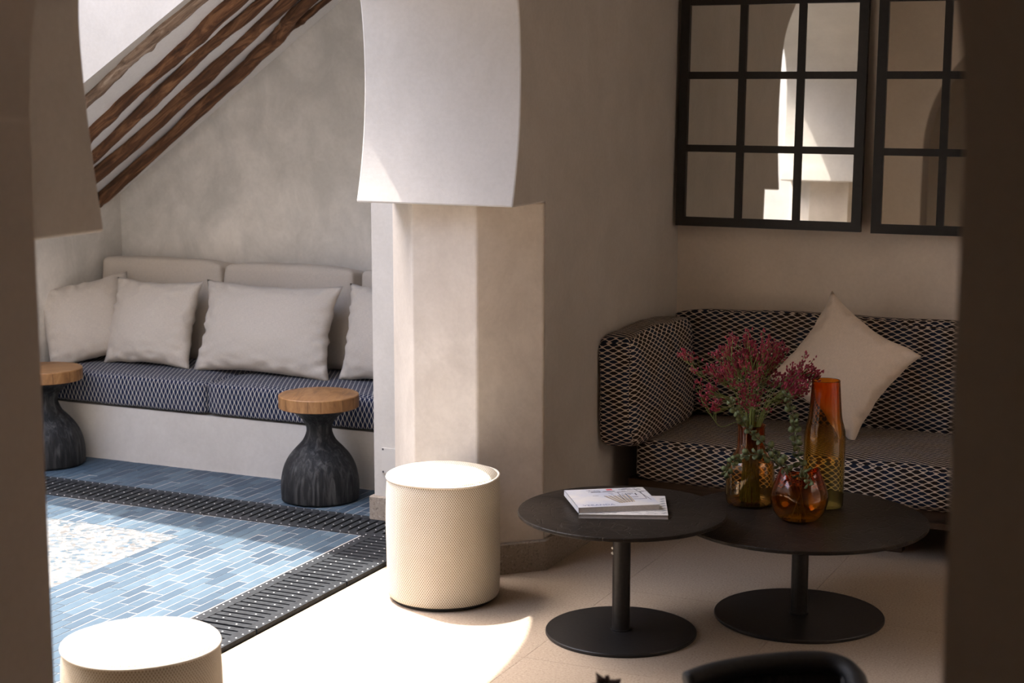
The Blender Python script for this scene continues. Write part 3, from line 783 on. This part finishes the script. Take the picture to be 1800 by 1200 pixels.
# eucalyptus
leaf_bm = bmesh.new(); lv = []
for k in range(8):
    a = 2 * math.pi * k / 8; lv.append(leaf_bm.verts.new((.0085 * math.cos(a) + .0088, .0078 * math.sin(a), .0016 * math.cos(a) ** 2 - .0022 * abs(math.sin(a)))))
lc = leaf_bm.verts.new((.009, 0, .0022)); lc2 = leaf_bm.verts.new((.009, 0, .0012))
for k in range(8):
    leaf_bm.faces.new((lv[k], lv[(k + 1) % 8], lc)); leaf_bm.faces.new((lv[(k + 1) % 8], lv[k], lc2))
leaf_me = bpy.data.meshes.new('leaf'); leaf_bm.to_mesh(leaf_me); leaf_bm.free(); leaf_me.materials.append(M['euca'])
for p in leaf_me.polygons: p.use_smooth = True
def euca(path, label, n, i0=.2):
    P = spline(path, 14); base = P[0]
    o = obj('eucalyptus_branch', tube([p - base for p in P], [.0018 * (1 - .6 * i / len(P)) for i in range(len(P))], 6), M['twig'], None, base)
    for k in range(n):
        t = i0 + (1 - i0) * k / (n - 1); i = min(int(t * (len(P) - 1)), len(P) - 2); p = P[i].lerp(P[i + 1], t * (len(P) - 1) - i); d = (P[i + 1] - P[i]).normalized()
        for s in (-1, 1):
            for s2 in (0,):
                nrm = d.orthogonal().normalized(); nrm.rotate(Matrix.Rotation(k * 1.25 + (0 if s > 0 else math.pi) + s2 * 1.57, 3, d))
                out = (nrm + d * .45).normalized(); up = out.cross(d).normalized(); z = up.cross(out).normalized()
                mat = Matrix((out, z, up)).transposed()
                sc = FR.uniform(1.2, 1.75) * (1 - .25 * t)
                inst('leaf', leaf_me, o, p - base, (mat @ Matrix.Rotation(FR.uniform(-.9, .9), 3, 'X')).to_euler(), (sc, sc, sc))
    return tag(o, label, 'branch', 'eucalyptus branches in the round vase')
def off(dx, dz, dy=0.): return v3 + rx * dx + ry * dy + Vector((0, 0, dz))
euca([off(.02, .012), off(-.01, .10, -.02), off(-.035, .155, -.02), off(-.085, .215, 0), off(-.14, .262, .02), off(-.185, .315, .03), off(-.21, .365, .04)], 'long eucalyptus branch arching up and left across the bottle vase', 19, .34)
euca([off(.0, .014), off(-.02, .09, -.04), off(-.045, .15, -.05), off(-.10, .205, -.05), off(-.16, .215, -.05), off(-.21, .195, -.05), off(-.235, .155, -.05)], 'eucalyptus branch drooping left in front of the bottle vase', 16, .42)
euca([off(-.02, .014), off(.01, .10, .02), off(.0, .17, .0), off(-.012, .25, .02), off(-.02, .32, .03), off(-.045, .385, .03)], 'upright eucalyptus branch between the two tall vases', 17, .40)
euca([off(.02, .012), off(.0, .10, -.01), off(-.01, .145, -.04), off(.005, .165, -.07), off(.012, .135, -.088)], 'short eucalyptus sprig hanging over the lip of the round vase', 7, .5)

# ================================================================== SOFA
sf = empty('sofa', (-1.2, 6.0, 0))
def sp(name, bm, mat, loc, rot=(0, 0, 0), bu=None, smooth=True):
    o = obj(name, bm, M[mat], sf, (loc[0] + 1.2, loc[1] - 6.0, loc[2]), rot, smooth, bu); return o
sp('base', bbox(-.97, .95, -.30, .39, .125, .19, .004), 'darkwood', (-1.2, 6.0, 0), smooth=False)
sp('rail', bbox(-.985, .965, -.325, -.30, .130, .150, .002), 'darkwood', (-1.2, 6.0, 0), smooth=False)
for x in (-.9, 0, .9):
    for y in (-.18, .33): sp('leg', bbox(x - .03, x + .03, y - .03, y + .03, 0, .125, .003), 'darkwood', (-1.2, 6.0, 0), smooth=False)
sp('seat_cushion', cushion(1.93, .70, .150, .028, .014, 3, 26, .003), 'sofa', (-1.17, 6.02, .191), (0, 0, 0), False)
sp('back_cushion', cushion(1.92, .16, .395, .035, .02, 4, 26, .009), 'sofa', (-1.24, 6.265, .352), (R(-9), 0, 0), False)
sp('arm_cushion', cushion(.145, .60, .385, .03, .022, 5, 20, .008), 'sofa', (-2.150, 5.865, .346), (R(1), R(-2), R(-3)), False)
tag(sf, 'low sofa upholstered in dark hexagon-patterned fabric below the gridded mirrors', 'sofa')
# pillow standing on one corner
pw = pillow(.405, .405, .19, 8, 36, .13)
bmesh.ops.translate(pw, verts=pw.verts[:], vec=(0, 0, -.20)); bmesh.ops.rotate(pw, verts=pw.verts[:], cent=(0, 0, 0), matrix=Matrix.Rotation(R(33), 3, 'Y'))
o = obj('throw_pillow', pw, M['linen2'], None, (-1.46, 6.03, .606), (R(-17), 0, R(4)), True)
tag(o, 'beige linen pillow standing on its corner against the patterned sofa back', 'pillow')

# ================================================================== MIRRORS
def mirror(x, label, tilt=-.9, yaw=.0, y=6.340):
    W = .742; stile = .036; mun = .028; rows = 4; gh = .2565; gw = (W - 2 * stile - 2 * mun) / 3; H = 2 * stile + rows * gh + (rows - 1) * mun
    g = empty('wall_mirror', (x, y, 1.078), R(yaw)); g.rotation_euler = (R(tilt), 0, R(yaw))
    for a in (0, W - stile): obj('stile', bbox(a, a + stile, 0, .026, 0, H, .002, 1), M['frame'], g)
    for a in (0, H - stile): obj('rail', bbox(stile, W - stile, 0, .026, a, a + stile, .002, 1), M['frame'], g)
    for k in (1, 2):
        a = stile + k * gw + (k - 1) * mun; obj('glazing_bar', bbox(a, a + mun, .002, .024, stile, H - stile, .002, 1), M['frame'], g)
    for k in range(1, rows):
        a = stile + k * gh + (k - 1) * mun; obj('glazing_bar', bbox(stile, W - stile, .001, .024, a, a + mun, .002, 1), M['frame'], g)
    for i in range(3):
        for j in range(rows):
            a = stile + i * (gw + mun); b = stile + j * (gh + mun)
            obj('pane', bbox(a - .004, a + gw + .004, .012, .018, b - .004, b + gh + .004), M['mirror'], g)
    tag(g, label, 'mirror', 'black gridded mirrors above the sofa')
mirror(-2.225, 'tall black-framed gridded mirror nearest the corner of the alcove', -2.3, 0)
mirror(-1.437, 'tall black-framed gridded mirror cut off by the foreground jamb', -2.3, 2.2, 6.312)

# ================================================================== SMALL THINGS
pl = obj('cover_plate', bbox(-3.028, -2.93, 5.364, 5.3699, .196, .292, .001, 1), M['plate'])
for x, z in ((-3.022, .287), (-3.022, .201)):
    bm = lathe([(0, 0), (.004, 0), (.004, .001), (0, .0012)], 12); bmesh.ops.rotate(bm, verts=bm.verts[:], cent=(0, 0, 0), matrix=Matrix.Rotation(R(90), 3, 'X'))
    obj('screw', bm, M['ink'], pl, (x, 5.3642, z))
tag(pl, 'small grey cover plate with dark screws low on the white pier', 'cover plate')

# woven armchair just below the frame
ch = empty('armchair', (-.80, 2.80, 0), 0)
A = Vector((-.80, 2.80, 0))
def cp(name, bm, mat='black', **k): return obj(name, bm, M[mat], ch, (-A.x, -A.y, 0), **k)
z_ = .548
arm = [(-.968, 2.868, z_ - .012), (-.93, 2.915, z_ - .004), (-.86, 2.985, z_), (-.775, 3.045, z_), (-.725, 3.050, z_ - .004), (-.690, 3.020, z_ - .012), (-.665, 2.96, z_ - .016), (-.60, 2.82, z_ - .016), (-.56, 2.72, z_ - .014), (-.57, 2.66, z_ - .01), (-.61, 2.62, z_ - .01), (-.70, 2.56, z_ - .012), (-.78, 2.51, z_ - .016)]
cp('top_rail', tube(spline(arm, 8), .021, 12), smooth=True)
corner = [(-.945, 2.885), (-.70, 3.02), (-.59, 2.67), (-.775, 2.53)]
for x, y in corner: cp('leg', tube([(x, y, 0), (x, y, z_ - .012)], .015, 10), smooth=True)
P = spline(arm, 10)
for k in range(3, len(P) - 3): cp('woven_cord', tube([P[k] + Vector((0, 0, -.01)), P[k].lerp(Vector((-.77, 2.78, .33)), .12) * 1 + Vector((0, 0, -.20))], .0072, 6), smooth=True)
cp('seat', prism([(-.945, 2.885), (-.70, 3.02), (-.59, 2.67), (-.775, 2.53)], .31, .35))
tag(ch, 'black woven armchair, only its curved top rail showing at the bottom edge', 'chair')

# dried flower in a slim vase, its head just entering the frame
dv = obj('floor_vase', lathe([(0, 0), (.05, 0), (.055, .05), (.05, .2), (.03, .3), (.022, .36), (.025, .38), (.021, .38), (.018, .36), (.02, .3), (0, .28)], 32), M['black'], None, (-1.10, 2.80, 0), smooth=True)
tag(dv, 'slim dark vase standing below the bottom edge of the picture', 'vase')
df = obj('dried_flower', tube([(0, 0, 0), (.003, .002, .15), (.0, .0, .265)], .003, 6), M['dried'], None, (-1.105, 2.80, .285), smooth=True)
bm = bmesh.new()
for k in range(26):
    a = FR.uniform(0, 6.28); d = Vector((math.cos(a), math.sin(a), FR.uniform(.1, 1.4))).normalized()
    wedge_tri(bm, Vector((0, 0, .235)), d, FR.uniform(.025, .042), .010)
obj('flower_head', bm, M['dried'], df)
tag(df, 'blurred brown dried flower head at the bottom edge, left of the armchair', 'flower')
